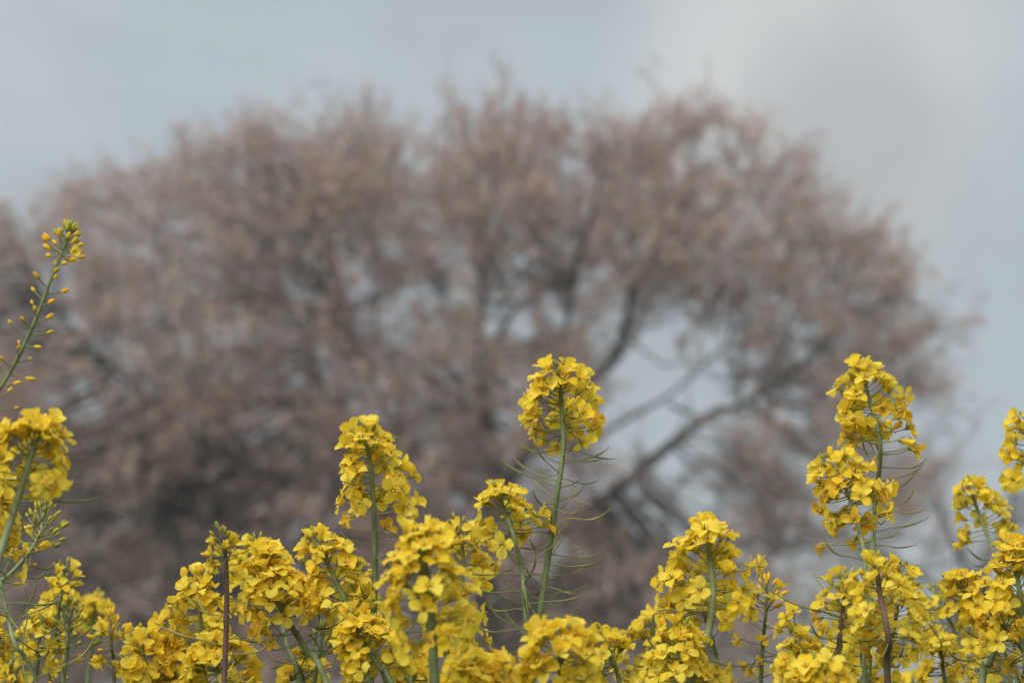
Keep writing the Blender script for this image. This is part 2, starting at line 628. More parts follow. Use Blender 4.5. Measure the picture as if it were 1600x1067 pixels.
MAIN_POLY = [(-190, 350), (-60, 335), (30, 312), (100, 282), (180, 280), (240, 246), (320, 222), (400, 196), (470, 188), (560, 182), (610, 182),
             (655, 180), (690, 165), (715, 134), (770, 116), (840, 148), (900, 180), (1000, 172), (1110, 168), (1185, 215), (1250, 275),
             (1275, 325), (1350, 355), (1440, 405), (1500, 475), (1515, 560), (1480, 640), (1480, 720), (1445, 800), (1400, 900),
             (1310, 980), (1200, 1120), (-190, 1120)]
MAIN_LIMBS = [
    dict(p=[(782, 790, 0), (758, 640, .1), (742, 530, .4), (735, 430, .6), (720, 330, .8), (690, 250, 1)], r=(22, 3)),
    dict(p=[(786, 770, 0), (855, 660, -.4), (925, 560, -.9), (985, 465, -1.4), (1050, 390, -1.8), (1130, 320, -1.6)], r=(23, 3)),
    dict(p=[(792, 880, 0), (900, 800, -.3), (1010, 742, -.6), (1100, 690, -.8), (1165, 645, -1), (1250, 590, -1), (1330, 520, -1), (1400, 480, -.8)], r=(24, 3)),
    dict(p=[(778, 800, 0), (650, 700, .6), (540, 640, 1.2), (472, 570, 1.6), (432, 470, 1.9), (402, 380, 2), (392, 270, 2)], r=(26, 5)),
    dict(p=[(778, 850, 0), (600, 800, -.3), (400, 720, -.6), (240, 640, -.9), (150, 560, -1), (90, 470, -1), (35, 360, -1)], r=(24, 6)),
    dict(p=[(783, 900, 0), (620, 870, -1), (430, 880, -2), (250, 850, -2.6), (80, 760, -3), (-80, 640, -3)], r=(11, 4)),
    dict(p=[(765, 680, 0.2), (790, 530, .9), (825, 450, 1.6), (890, 360, 2.2), (950, 280, 2.6), (1010, 225, 3)], r=(16, 2)),
    dict(p=[(795, 930, 0), (950, 870, .8), (1100, 840, 1.4), (1280, 820, 1.9), (1400, 790, 2)], r=(19, 4)),
    dict(p=[(905, 700, -.3), (1000, 640, .2), (1060, 618, .5), (1130, 575, .8), (1200, 500, 1), (1250, 410, 1)], r=(8, 2.5)),
    dict(p=[(1050, 622, .5), (1120, 650, .2), (1190, 690, .1), (1300, 720, 0)], r=(6, 2)),
    dict(p=[(860, 655, -.4), (880, 560, -1.4), (890, 470, -2.2), (920, 390, -3), (930, 310, -3.2)], r=(12, 2)),
    dict(p=[(640, 700, .6), (560, 560, -.4), (530, 450, -1.2), (470, 350, -2), (440, 270, -2.4)], r=(10, 2)),
    dict(p=[(400, 720, -.6), (330, 590, -1.4), (280, 500, -1.6), (262, 430, -1.8), (250, 370, -1.8)], r=(11, 2)),
    dict(p=[(1165, 645, -1), (1215, 560, -.4), (1260, 460, 0), (1290, 390, .3)], r=(8, 2)),
    dict(p=[(925, 590, -.9), (1000, 530, -.6), (1070, 490, -.3), (1150, 430, 0)], r=(5, 1.6)),
    dict(p=[(985, 735, -.6), (1040, 680, -.3), (1080, 600, 0), (1100, 520, .2)], r=(4, 1.4)),
    dict(p=[(900, 640, -.6), (960, 560, -.2), (1000, 500, .2), (1020, 430, .4)], r=(6, 2)),
]
MAIN_GAPS = [(1035, 560, 92, 64, 0.10), (1060, 640, 88, 60, 0.06), (960, 690, 35, 40, 0.15), (1120, 505, 50, 42, 0.5), (700, 462, 22, 30, 0.25),
             (785, 470, 22, 24, 0.2), (802, 518, 22, 30, 0.15), (870, 470, 34, 34, 0.3), (930, 440, 26, 30, 0.35),
             (1060, 800, 100, 60, 0.25), (1010, 860, 60, 50, 0.25), (130, 520, 30, 42, 0.3), (190, 500, 24, 30, 0.45),
             (1335, 660, 55, 32, 0.25), (1420, 700, 40, 50, 0.4), (1200, 930, 90, 50, 0.4), (1340, 900, 90, 70, 0.45), (790, 960, 45, 40, 0.4)]
MAIN_THIN = [(765, 150, 90, 60, 0.35), (60, 300, 160, 70, 0.5), (1440, 620, 90, 150, 0.5), (1350, 880, 180, 180, 0.5), (1490, 430, 40, 60, 0.6),
             (280, 810, 260, 120, 0.9), (640, 200, 60, 55, 0.4), (330, 210, 90, 40, .6), (120, 560, 90, 90, 0.6), (660, 480, 60, 70, 0.6), (470, 520, 60, 60, 0.75)]
build_tree('broad spreading tree with pinkish brown buds filling the middle of the view', 30.0,
           [(800, 1352, 60), (798, 1200, 52), (793, 1050, 46), (787, 900, 40), (780, 760, 30)], MAIN_LIMBS, MAIN_POLY, MAIN_GAPS, MAIN_THIN,
           2900, 8, 8, 3.0, 0.047, 4)
build_tree('bare grey tree standing behind the lower end of the spreading crown', 44.0,
           [(1560, 1290, 30), (1555, 1150, 26), (1540, 1000, 22), (1530, 900, 16)],
           [dict(p=[(1530, 920, 0), (1500, 840, .3), (1470, 760, .5), (1460, 690, .6)], r=(11, 3)),
            dict(p=[(1535, 960, 0), (1450, 900, -.3), (1360, 860, -.5), (1260, 830, -.6)], r=(11, 3)),
            dict(p=[(1532, 900, 0), (1570, 800, .3), (1600, 700, .5), (1640, 620, .6)], r=(11, 3)),
            dict(p=[(1545, 1000, 0), (1420, 980, -.3), (1280, 960, -.5), (1150, 960, -.6)], r=(9, 3))],
           [(1430, 640), (1530, 560), (1620, 600), (1720, 700), (1720, 1100), (1050, 1100), (1080, 930), (1220, 800), (1350, 760)],
           [], [(1560, 700, 140, 130, 0.25)], 600, 8, 1, 2.5, 0.05, 11, base_density=0.8)
build_tree('darker budding tree standing behind the low branches of the broad tree', 40.0,
           [(260, 1300, 46), (262, 1180, 40), (270, 1050, 34), (276, 950, 26)],
           [dict(p=[(276, 970, 0), (240, 850, .3), (190, 740, .5), (150, 640, .6)], r=(18, 4)),
            dict(p=[(276, 960, 0), (330, 840, -.3), (390, 740, -.5), (420, 640, -.6)], r=(18, 4)),
            dict(p=[(272, 1000, 0), (420, 950, -.3), (560, 920, -.5), (690, 900, -.6)], r=(15, 4)),
            dict(p=[(272, 1000, 0), (150, 930, -.3), (20, 880, -.5), (-120, 840, -.6)], r=(15, 4))],
           [(-190, 700), (0, 610), (150, 560), (420, 560), (560, 640), (700, 760), (760, 900), (760, 1110), (-190, 1110)],
           [], [], 420, 8, 5, 2.5, 0.06, 23, base_density=0.6)

# ------------------------------------------------------------------ pale air volume, added to lift the dark tones of the trees
def build_added_haze():
    m, t = material('added_haze_air')
    o = t.nodes.new('ShaderNodeOutputMaterial')
    v = t.nodes.new('ShaderNodeVolumePrincipled')
    v.inputs['Color'].default_value = (0.93, 0.95, 0.97, 1)
    v.inputs['Density'].default_value = 0.0015
    v.inputs['Anisotropy'].default_value = 0.0
    t.links.new(v.outputs[0], o.inputs['Volume'])
    b = MB()
    x0, x1, y0, y1, z0, z1 = -45, 45, -6, 70, -1.6, 14.5
    b.v = [Vector((x, y, z)) for z in (z0, z1) for x, y in ((x0, y0), (x1, y0), (x1, y1), (x0, y1))]
    b.f = [(3, 2, 1, 0), (4, 5, 6, 7), (0, 1, 5, 4), (1, 2, 6, 5), (2, 3, 7, 6), (3, 0, 4, 7)]
    b.m = [0] * 6
    ob = link('added_haze', b.mesh('added_haze', [m], smooth=False))
    ob['kind'] = 'stuff'


build_added_haze()

# ------------------------------------------------------------------ flower pieces (shared meshes)
MM = 0.001
prng = random.Random(77)


def petal_mesh(open_deg, droop_deg, wscale, cup, ripple, seed, mat):
    rn = random.Random(seed)
    rows = []
    nr, nc = 9, 5
    pos = Vector((0.0006, 0, 0.0005))
    length = 12.2 * MM
    ws = [(0, .55), (.18, .7), (.3, 1.7), (.42, 3.0), (.55, 3.9), (.7, 4.25), (.84, 3.8), (.94, 2.7), (1.0, 1.5)]
    ph = rn.uniform(0, 6)
    tw = rn.uniform(-0.25, 0.25)
    prev_u = 0
    for i in range(nr):
        u = ws[i][0]
        w = ws[i][1] * wscale * MM
        k = min(max((u - 0.2) / 0.28, 0), 1)
        k = k * k * (3 - 2 * k)
        ang = R(14 + (open_deg - 14) * k + droop_deg * max(0, u - 0.45) / 0.55)
        du = (u - prev_u) * length
        prev_u = u
        pos = pos + Vector((math.sin(ang), 0, math.cos(ang))) * du
        nrm = Vector((-math.cos(ang), 0, math.sin(ang)))
        tan = Vector((math.sin(ang), 0, math.cos(ang)))
        row = []
        for j in range(nc):
            v = -1 + 2 * j / (nc - 1)
            a = tw * u
            lat = Vector((0, 1, 0)) * math.cos(a) + nrm * math.sin(a)
            off = cup * v * v * w + ripple * MM * math.sin(ph + v * 2.6 + u * 5) * u
            back = -(v * v) * 0.9 * MM * max(0, (u - .5)) * 2
            notch = -0.35 * MM * (1 - abs(v)) if u == 1.0 else 0
            row.append(pos + lat * (w * v) + nrm * off + tan * (back + notch))
        rows.append(row)
    b = MB()
    b.grid(rows)
    return b.mesh('petal', [M[mat]])


PETALS = {
    'open': [petal_mesh(prng.uniform(72, 96), prng.uniform(-14, 28), prng.uniform(.9, 1.08), prng.uniform(-.2, .55), 1.05, 100 + k, 'petal') for k in range(14)],
    'half': [petal_mesh(prng.uniform(34, 52), prng.uniform(0, 25), prng.uniform(.85, 1.0), prng.uniform(.2, .45), .4, 200 + k, 'petal') for k in range(5)],
    'closed': [petal_mesh(prng.uniform(8, 15), prng.uniform(-20, -8), prng.uniform(.5, .62), prng.uniform(.7, 1.0), .3, 300 + k, 'petal') for k in range(4)],
    'wilted': [petal_mesh(prng.uniform(25, 80), prng.uniform(10, 70), prng.uniform(.55, .85), prng.uniform(.4, 1.0), .9, 400 + k, 'wilted') for k in range(7)],
    'spent': [petal_mesh(prng.uniform(35, 95), prng.uniform(0, 60), prng.uniform(.7, .95), prng.uniform(.1, .6), .8, 500 + k, 'petal') for k in range(7)],
}


def flower_mesh(stamens, seed):
    rn = random.Random(seed)
    b = MB()
    b.tube([Vector((0, 0, -.8 * MM)), Vector((0, 0, .2 * MM)), Vector((0, 0, 1.2 * MM))], [.7 * MM, 1.1 * MM, .8 * MM], 6, 2)
    for k in range(4):
        an = math.pi / 4 + k * math.pi / 2 + rn.uniform(-.1, .1)
        rot = Matrix.Rotation(an, 3, 'Z')
        tilt = R(rn.uniform(28, 50))
        rows = []
        for u, w in ((0, .5), (.35, .95), (.7, .85), (1, .15)):
            c = Vector((.9 * MM + math.sin(tilt) * u * 5.5 * MM, 0, math.cos(tilt) * u * 5.5 * MM))
            rows.append([rot @ (c + Vector((-.15 * MM * (1 - v * v), v * w * MM, 0))) for v in (-1, 0, 1)])
        b.grid(rows, 0)
    if stamens:
        for k in range(6):
            an = k * math.pi / 3 + rn.uniform(-.15, .15)
            d = Vector((math.cos(an), math.sin(an), 0))
            p = [Vector((0, 0, .5 * MM)) + d * .6 * MM, d * 1.2 * MM + Vector((0, 0, 4 * MM)), d * rn.uniform(1.8, 2.6) * MM + Vector((0, 0, rn.uniform(6, 7.2) * MM))]
            b.tube(p, [.17 * MM] * 3, 4, 1, cap=False)
            e = p[-1]
            b.tube([e - Vector((0, 0, .8 * MM)), e, e + Vector((0, 0, 1.0 * MM))], [.2 * MM, .55 * MM, .15 * MM], 5, 1)
        b.tube([Vector((0, 0, .8 * MM)), Vector((0, 0, 5 * MM)), Vector((0, 0, 6.8 * MM)), Vector((0, 0, 7.3 * MM))], [.6 * MM, .6 * MM, .4 * MM, .6 * MM], 5, 2)
    return b.mesh('flower', [M['sepal'], M['anther'], M['pedicel']])


FLOWERS = {'open': [flower_mesh(True, k) for k in range(4)], 'closed': [flower_mesh(False, 20 + k) for k in range(2)]}


def bud_mesh(length, width, mat, seed):
    rn = random.Random(seed)
    b = MB()
    prof = [(0, .35), (.12, .75), (.35, 1.0), (.6, .95), (.82, .66), (.95, .32), (1.0, .08)]
    bend = rn.uniform(-.08, .08)
    pts = [Vector((bend * math.sin(u * 3), 0, u)) * length for u, r in prof]
    b.tube(pts, [r * width for u, r in prof], 8)
    # four sepal seams pressed in
    for i in range(len(prof)):
        for k in (0, 2, 4, 6):
            v = b.v[i * 8 + k]
            c = pts[i]
            b.v[i * 8 + k] = c + (v - c) * 0.84
    return b.mesh('bud', [M[mat]])


BUDS = [bud_mesh(rl * MM, rw * MM, 'bud', k) for k, (rl, rw) in enumerate(((4.5, 1.35), (5.5, 1.5), (6.3, 1.6), (5.0, 1.3)))]
RIPE = [bud_mesh(rl * MM, rw * MM, 'bud_ripe', 10 + k) for k, (rl, rw) in enumerate(((5.6, 1.5), (6.4, 1.65), (5.2, 1.6)))]


def pod_mesh(ped, pod, up, seed):
    """a slender pod: thin stalk standing out from the stem, then the pod bent upward, with a knobbed beak"""
    rn = random.Random(seed)
    b = MB()
    pts, rads = [], []
    p = Vector((0, 0, 0))
    ang = R(rn.uniform(-6, 22))
    side = 0.0
    steps = 5
    for k in range(steps + 1):
        pts.append(p.copy())
        rads.append(.40 * MM if k else .6 * MM)
        ang += R(rn.uniform(-6, 4))
        p = p + Vector((math.cos(ang), 0, math.sin(ang))) * (ped / steps)
    pts[-1] = p.copy()
    steps = 9
    for k in range(1, steps + 1):
        u = k / steps
        ang += R(up / steps * rn.uniform(.7, 1.3))
        side += rn.uniform(-.05, .05)
        p = p + Vector((math.cos(ang), side, math.sin(ang))).normalized() * (pod / steps)
        pts.append(p.copy())
        rads.append((.42 + .28 * math.sin(math.pi * min(1, u * 1.15))) * MM * (1.0 if u < .8 else .62))
    pts.append(p + Vector((math.cos(ang), side, math.sin(ang))) * .7 * MM)
    rads.append(.52 * MM)
    b.tube(pts, rads, 6)
    return b.mesh('seed_pod', [M['pod']])


PODS = [pod_mesh(prng.uniform(12, 19) * MM, prng.uniform(11, 27) * MM, prng.uniform(18, 80), 600 + k) for k in range(12)]


def leaf_mesh(seed):
    rn = random.Random(seed)
    b = MB()
    rows = []
    ln = 0.16
    for i in range(10):
        u = i / 9
        w = 0.034 * math.sin(math.pi * min(1, u * .92 + .08)) ** .8 * (1 + .18 * math.sin(u * 17 + seed)) + .002
        z = 0.05 * math.sin(u * 2.2) - 0.07 * u * u
        rows.append([Vector((u * ln, v * w, z + .012 * abs(v) + rn.uniform(-.003, .003))) for v in (-1, -.5, 0, .5, 1)])
    b.grid(rows)
    return b.mesh('leaf', [M['leaf']])


LEAVES = [leaf_mesh(k) for k in range(4)]


def frame(z, spin=0.0):
    """rotation matrix whose local Z is z"""
    z = z.normalized()
    x = z.orthogonal().normalized()
    y = z.cross(x)
    m = Matrix((x, y, z)).transposed()
    return m @ Matrix.Rotation(spin, 3, 'Z')


def put(name, mesh, parent, loc, rot3, scale=1.0):
    o = bpy.data.objects.new(name, mesh)
    COL.objects.link(o)
    o.parent = parent
    o.matrix_basis = Matrix.Translation(loc) @ rot3.to_4x4() @ Matrix.Scale(scale, 4)
    return o


UP = Vector((0, 0, 1))


def plant(axis, label, d=0.0, n=30, rad=55, hl=110, th=(40, 98), buds=15, budspread=1.2, wilt=(0, 0), closed=(0, 0, 0), pods=(0, 0, 0), sw=(5, 11),
          stem='stem', fs=1.0, extra=(), old=0.18, young=0.10, bias=(0, 0), podscale=1.0, budmesh='green', only_buds=False, seed=None):
    """one rapeseed plant: stem rooted in the ground, flower head, buds, spent flowers, young pods.
    axis: stem line from the tip downward; lengths given in units of the head's own scale (px) and turned into metres"""
    plant.count += 1
    rn = random.Random(1000 + plant.count * 17 if seed is None else seed)
    n = round(n * .92)
    fs *= .89
    sw = (sw[0] * .88, sw[1] * .88)
    rad *= .90
    hl *= .90
    D = FOCUS + d + rn.uniform(-.02, .02)
    k = D * SENSOR / FOCAL / W_PX
    pts = [P(x, y, D) for x, y in axis]
    for i in range(1, len(pts)):
        pts[i].y += rn.uniform(-.006, .006) * i
    last = pts[-1]
    dirv = (pts[-1] - pts[-2]).normalized()
    p2 = last + Vector((dirv.x * .16, rn.uniform(-.03, .03), -.2))
    p3 = p2 + Vector((dirv.x * .14, rn.uniform(-.05, .05), -(p2.z) * .5))
    p4 = Vector((p3.x + dirv.x * .03, p3.y + rn.uniform(-.03, .03), -.08))
    base = Vector((p4.x, p4.y, 0.0))
    root = bpy.data.objects.new('rapeseed_plant', None)
    COL.objects.link(root)
    root.location = base
    tag(root, label, 'rapeseed plant', 'flowering rapeseed plants in the foreground')
    cp = catmull([p - base for p in pts] + [p2 - base, p3 - base, p4 - base], 7)
    nvis = (len(pts) - 1) * 7
    # arc lengths
    cum = [0.0]
    for i in range(1, len(cp)):
        cum.append(cum[-1] + (cp[i] - cp[i - 1]).length)
    vis = cum[nvis]
    rads = []
    for c in cum:
        u = min(1, c / max(vis, .05))
        r = (sw[0] + (sw[1] - sw[0]) * u ** .7) * k / 2
        rads.append(r * (1 + .35 * min(1, max(0, (c - vis) / .8))))
    sb = MB()
    sb.tube(cp, rads, 10, 0)

    def at(s):
        s = max(0, min(s, cum[-1] - 1e-4))
        i = max(j for j in range(len(cum)) if cum[j] <= s)
        i = min(i, len(cp) - 2)
        f = (s - cum[i]) / (cum[i + 1] - cum[i])
        return cp[i].lerp(cp[i + 1], f), (cp[i] - cp[i + 1]).normalized(), rads[i]

    def stalk(a, b, r0, r1, sag, mat=1):
        mid = a.lerp(b, .5) + sag
        sb.tube([a, a.lerp(mid, .55) + sag * .2, mid, mid.lerp(b, .5) + sag * .22, b], [r0 * 1.25, r0, r0 * .95, r1, r1], 5, mat, cap=False)

    def flower(pos, nrm, mode):
        fm = FLOWERS['closed' if mode == 'closed' else 'open']
        sc = fs * rn.uniform(.90, 1.12)
        fo = put('flower', rn.choice(fm), root, pos, frame(nrm, rn.uniform(0, 6.28)), sc)
        cnt = 4
        if mode == 'wilted':
            cnt = rn.choice((2, 3, 3, 4))
        elif mode == 'spent':
            cnt = rn.choice((3, 4, 4))
        for q in range(cnt):
            mesh = rn.choice(PETALS[mode])
            rot = Matrix.Rotation(q * math.pi / 2 + rn.uniform(-.16, .16), 3, 'Z') @ Matrix.Rotation(rn.uniform(-.14, .14), 3, 'X')
            po = bpy.data.objects.new('petal', mesh)
            COL.objects.link(po)
            po.parent = fo
            po.matrix_basis = rot.to_4x4() @ Matrix.Scale(rn.uniform(.92, 1.08), 4)

    spin0 = rn.uniform(0, 6.28)
    bx, bz = bias[0] * k, -bias[1] * k
    for i in range(n):
        t = (i + .5) / n
        s = (hl * t ** .9 + 18) * k
        a, tan, r = at(s)
        az = spin0 + i * 2.39996 + rn.uniform(-.25, .25)
        fr = frame(tan)
        e = fr @ Vector((math.cos(az), math.sin(az), 0))
        ang = R(th[0] + (th[1] - th[0]) * t ** .75 + rn.uniform(-9, 9))
        lp = (rad * k - 7 * MM * fs) * (.62 + .38 * min(1, t * 2.2)) * rn.uniform(.66, 1.2)
        lp = max(lp, 5 * MM)
        # blooms turned to the viewer hang clear of the stem: crowding pushes them round to the sides
        if t > .34 and e.y < -.72 and rn.random() < .78:
            az += rn.choice((-1, 1)) * rn.uniform(.8, 1.5)
            e = fr @ Vector((math.cos(az), math.sin(az), 0))
        dirn = (tan * math.cos(ang) + e * math.sin(ang)).normalized()
        b = a + dirn * lp + Vector((bx, 0, bz)) * t
        ev = (b - a).normalized()
        nrm = ev * .8 + UP * (.95 - .75 * t) + Vector((rn.gauss(0, .3), rn.gauss(0, .3), rn.gauss(0, .3)))
        if t > .6:
            nrm -= UP * rn.uniform(0, .9) * (t - .6) / .4
        q = rn.random()
        if t < young:
            mode = 'half' if q < .7 else 'closed'
        elif t > 1 - old:
            mode = 'spent' if q < .55 else ('wilted' if q < .75 else 'open')
        else:
            mode = 'open' if q < .74 else ('half' if q < .88 else 'spent')
        stalk(a, b - nrm.normalized() * .6 * MM, .35 * MM, .33 * MM, UP * rn.uniform(-.08, .03) * lp)
        flower(b, nrm, mode)
    # buds at the tip
    a0, tan0, _ = at(0)
    for i in range(buds):
        t = (i + .5) / buds
        az = spin0 + i * 2.39996
        ang = R(6 + 78 * t ** .8 + rn.uniform(-8, 8))
        fr = frame(tan0)
        dirn = fr @ Vector((math.cos(az) * math.sin(ang), math.sin(az) * math.sin(ang), math.cos(ang)))
        a, _, _ = at(t * 14 * MM * budspread)
        lp = (4.5 + 5.5 * t) * MM * budspread * rn.uniform(.85, 1.15)
        b = a + dirn * lp
        stalk(a, b, .36 * MM, .36 * MM, UP * -.05 * lp)
        bd = (dirn + tan0 * .35).normalized()
        if budmesh == 'ripe' or (budmesh == 'mixed' and t > .55):
            put('bud', rn.choice(RIPE), root, b, frame(bd, rn.uniform(0, 6)), rn.uniform(.75, 1.0))
        else:
            put('bud', rn.choice(BUDS), root, b, frame(bd, rn.uniform(0, 6)), rn.uniform(.85, 1.15) * (.8 + .3 * t))
    # spent flowers hanging below the head
    for i in range(wilt[0]):
        t = (i + .5) / wilt[0]
        a, tan, r = at((hl + wilt[1] * t) * k)
        az = spin0 + 1 + i * 2.39996 + rn.uniform(-.4, .4)
        e = frame(tan) @ Vector((math.cos(az), math.sin(az), 0))
        dirn = (e + tan * rn.uniform(-.1, .3)).normalized()
        lp = rad * k * rn.uniform(.55, .95)
        b = a + dirn * lp
        nrm = dirn + UP * rn.uniform(-.9, .35)
        stalk(a, b - nrm.normalized() * .6 * MM, .48 * MM, .45 * MM, UP * rn.uniform(-.05, .05) * lp)
        flower(b, nrm, rn.choice(('wilted', 'spent', 'wilted', 'closed')))
    # unopened flowers standing out on their stalks
    for i in range(closed[0]):
        t = (i + .5) / closed[0]
        a, tan, r = at((closed[1] + (closed[2] - closed[1]) * t) * k)
        az = spin0 + i * 2.7 + rn.uniform(-.35, .35)
        e = frame(tan) @ Vector((math.cos(az), math.sin(az), 0))
        dirn = (e + tan * rn.uniform(.15, .65)).normalized()
        lp = (rad * k) * (.45 + .35 * t) * rn.uniform(.6, 1.2)
        b = a + dirn * lp
        stalk(a, b, .45 * MM, .42 * MM, UP * -.06 * lp)
        nrm = (dirn + tan * .3 + UP * rn.uniform(-.3, .1)).normalized()
        if only_buds or rn.random() < .6:
            put('bud', rn.choice(RIPE), root, b - nrm * .3 * MM, frame(nrm, rn.uniform(0, 6)), rn.uniform(.62, 1.12))
        else:
            flower(b, nrm, 'closed')
    for ex in extra:
        x, y, mode = ex[:3]
        tgt = P(x, y, D + (ex[3] if len(ex) > 3 else rn.uniform(-.012, .012))) - base
        j = min(range(len(cp)), key=lambda q: (cp[q] - tgt).length + max(0, cp[q].z - tgt.z) * .5)
        a = cp[j]
        nrm = (tgt - a).normalized() + Vector((0, -rn.uniform(.1, .8), rn.uniform(-.6, .4)))
        stalk(a, tgt - nrm.normalized() * .6 * MM, .46 * MM, .43 * MM, UP * -.06 * (tgt - a).length)
        flower(tgt, nrm, mode)
    for i in range(pods[0]):
        t = (i + .5) / pods[0]
        a, tan, r = at((pods[1] + (pods[2] - pods[1]) * t) * k + rn.uniform(-3, 3) * MM)
        az = spin0 + i * 2.39996 + rn.uniform(-.3, .3)
        x = frame(tan) @ Vector((math.cos(az), math.sin(az), 0))
        z = (UP * .5 + tan * .5)
        z = (z - x * z.dot(x)).normalized()
        m = Matrix((x, z.cross(x), z)).transposed()
        put('seed_pod', rn.choice(PODS), root, a, m, podscale * rn.uniform(.8, 1.15))
    for i in range(3):
        s = vis + .12 + i * .2
        a, tan, r = at(s)
        az = rn.uniform(0, 6.28)
        x = Vector((math.cos(az), math.sin(az), .35)).normalized()
        z = (UP - x * UP.dot(x)).normalized()
        put('leaf', LEAVES[i], root, a, Matrix((x, z.cross(x), z)).transposed(), rn.uniform(.8, 1.3))
    link('stem', sb.mesh('stem', [M[stem], M['pedicel'] if stem == 'stem' else M['pedicel']]), root)
    return root


plant.count = 0

# ------------------------------------------------------------------ the plants
# centre
plant([(872, 578), (877, 625), (880, 700), (869, 780), (855, 880), (838, 1000), (828, 1080)],
      'tallest middle rapeseed with round yellow head above a long stem of thin curved pods',
      n=46, rad=67, hl=90, wilt=(5, 25), pods=(60, 118, 450), podscale=.86, sw=(7, 14), buds=8, old=.22)
plant([(780, 768), (789, 800), (803, 840), (815, 890), (822, 960), (828, 1080)],
      'dark stemmed rapeseed crossing just in front of the tall podded stalk',
      d=-.03, n=22, rad=60, hl=62, buds=10, pods=(13, 110, 250), sw=(6, 11), old=.1,
      extra=[(788, 848, 'open', -.02), (845, 822, 'wilted'), (838, 806, 'half')])
plant([(568, 668), (580, 735), (586, 830), (585, 920), (580, 1080)],
      'upright rapeseed with tall dense head, second highest among the middle plants',
      n=46, rad=58, hl=118, buds=10, pods=(12, 165, 330), sw=(6, 13), bias=(10, 0),
      extra=[(630, 793, 'open'), (545, 822, 'wilted'), (600, 826, 'wilted'), (640, 790, 'half'), (640, 745, 'open'), (540, 785, 'open')])
plant([(655, 838), (662, 880), (672, 950), (680, 1080)],
      'big blurred rapeseed head on thick dark stem at the very front of the middle clump',
      d=-.24, n=60, rad=76, hl=165, buds=9, sw=(11, 19), th=(25, 98), old=.05, young=.04)
plant([(712, 820), (724, 870), (716, 960), (705, 1080)],
      'small rapeseed with loose bud tip peeping out behind the big blurred head',
      d=.02, n=18, rad=46, hl=80, buds=8, sw=(5, 10), extra=[(750, 905, 'open', -.01), (742, 885, 'open'), (768, 880, 'spent')])
plant([(722, 970), (705, 1005), (696, 1080)],
      'low rapeseed with green bud cluster on pale stem below the big blurred head',
      d=.0, n=24, rad=52, hl=60, buds=14, sw=(6, 10), extra=[(755, 1003, 'open'), (745, 960, 'open')])
plant([(735, 1035), (738, 1062), (742, 1100)],
      'short blurred rapeseed head at the foot of the dark stemmed and podded pair',
      d=-.17, n=34, rad=66, hl=60, buds=6, sw=(9, 13), old=.05, extra=[(790, 1045, 'open'), (812, 1050, 'open'), (780, 1030, 'open')])
plant([(868, 990), (874, 1020), (880, 1100)],
      'low blurred rapeseed head with orange bud top beside the base of the podded stalk',
      d=-.19, n=46, rad=68, hl=95, buds=6, sw=(10, 14), old=.05, budmesh='ripe')
plant([(942, 992), (958, 1035), (975, 1090)],
      'low sharp rapeseed on pale slanting stem between two blurred heads',
      d=.02, n=26, rad=52, hl=70, buds=6, sw=(6, 10))
plant([(1022, 968), (1016, 1010), (1008, 1090)],
      'soft rapeseed head farther back, touching the big curved stem plant from below',
      d=.17, n=30, rad=50, hl=90, buds=6, sw=(6, 10))
plant([(640, 1048), (642, 1070), (645, 1100)],
      'barely emerging rapeseed top right under the thick dark stem',
      d=-.02, n=16, rad=42, hl=40, buds=6)
# right of the centre
plant([(1104, 828), (1110, 880), (1113, 930), (1103, 995), (1070, 1085)],
      'large dense rapeseed on dark stem that curves strongly at its foot',
      d=-.02, n=58, rad=74, hl=120, buds=10, sw=(8, 17), th=(22, 95), bias=(-18, 6), pods=(6, 180, 260),
      extra=[(1050, 945, 'open'), (1040, 905, 'open'), (1178, 885, 'open'), (1162, 880, 'open'), (1158, 920, 'open'), (1165, 945, 'spent'), (1040, 945, 'open'), (1075, 940, 'open')])
plant([(1064, 985), (1058, 1020), (1050, 1090)],
      'low rapeseed with dark open bud centre in front of the strongly curved stem',
      d=-.03, n=36, rad=60, hl=70, buds=22, budspread=1.3, sw=(6, 10))
plant([(1088, 915), (1100, 960), (1118, 1010), (1132, 1085)],
      'thin pale stemmed rapeseed hidden behind the large dense curved plant',
      d=.08, n=16, rad=45, hl=60, buds=6, sw=(5, 9), pods=(8, 70, 200))
plant([(1098, 1048), (1104, 1072), (1110, 1100)],
      'small green budded rapeseed top at the foot of the strongly curved stem',
      d=-.01, n=16, rad=45, hl=40, buds=14, sw=(5, 9))
plant([(1198, 915), (1195, 960), (1192, 1010), (1187, 1085)],
      'slender sparse rapeseed with yellow bud tuft and half closed flowers, between two dense plants',
      d=.03, fs=.75, n=13, rad=52, hl=110, th=(30, 95), buds=16, budspread=1.2, budmesh='ripe', closed=(5, 20, 60), sw=(5, 8), old=.5, wilt=(5, 40), pods=(4, 120, 160))
plant([(1244, 992), (1250, 1030), (1258, 1090)],
      'low reddish stemmed rapeseed beside the slender sparse one',
      d=-.06, fs=.85, n=26, rad=48, hl=85, buds=12, budmesh='mixed', stem='purple_stem', sw=(6, 9), extra=[(1232, 968, 'spent'), (1222, 985, 'open'), (1240, 960, 'half')])
plant([(1275, 1040), (1277, 1065), (1280, 1100)],
      'lowest blurred rapeseed tuft before the dark red stemmed pair',
      d=-.18, n=26, rad=48, hl=60, buds=12, sw=(8, 11))
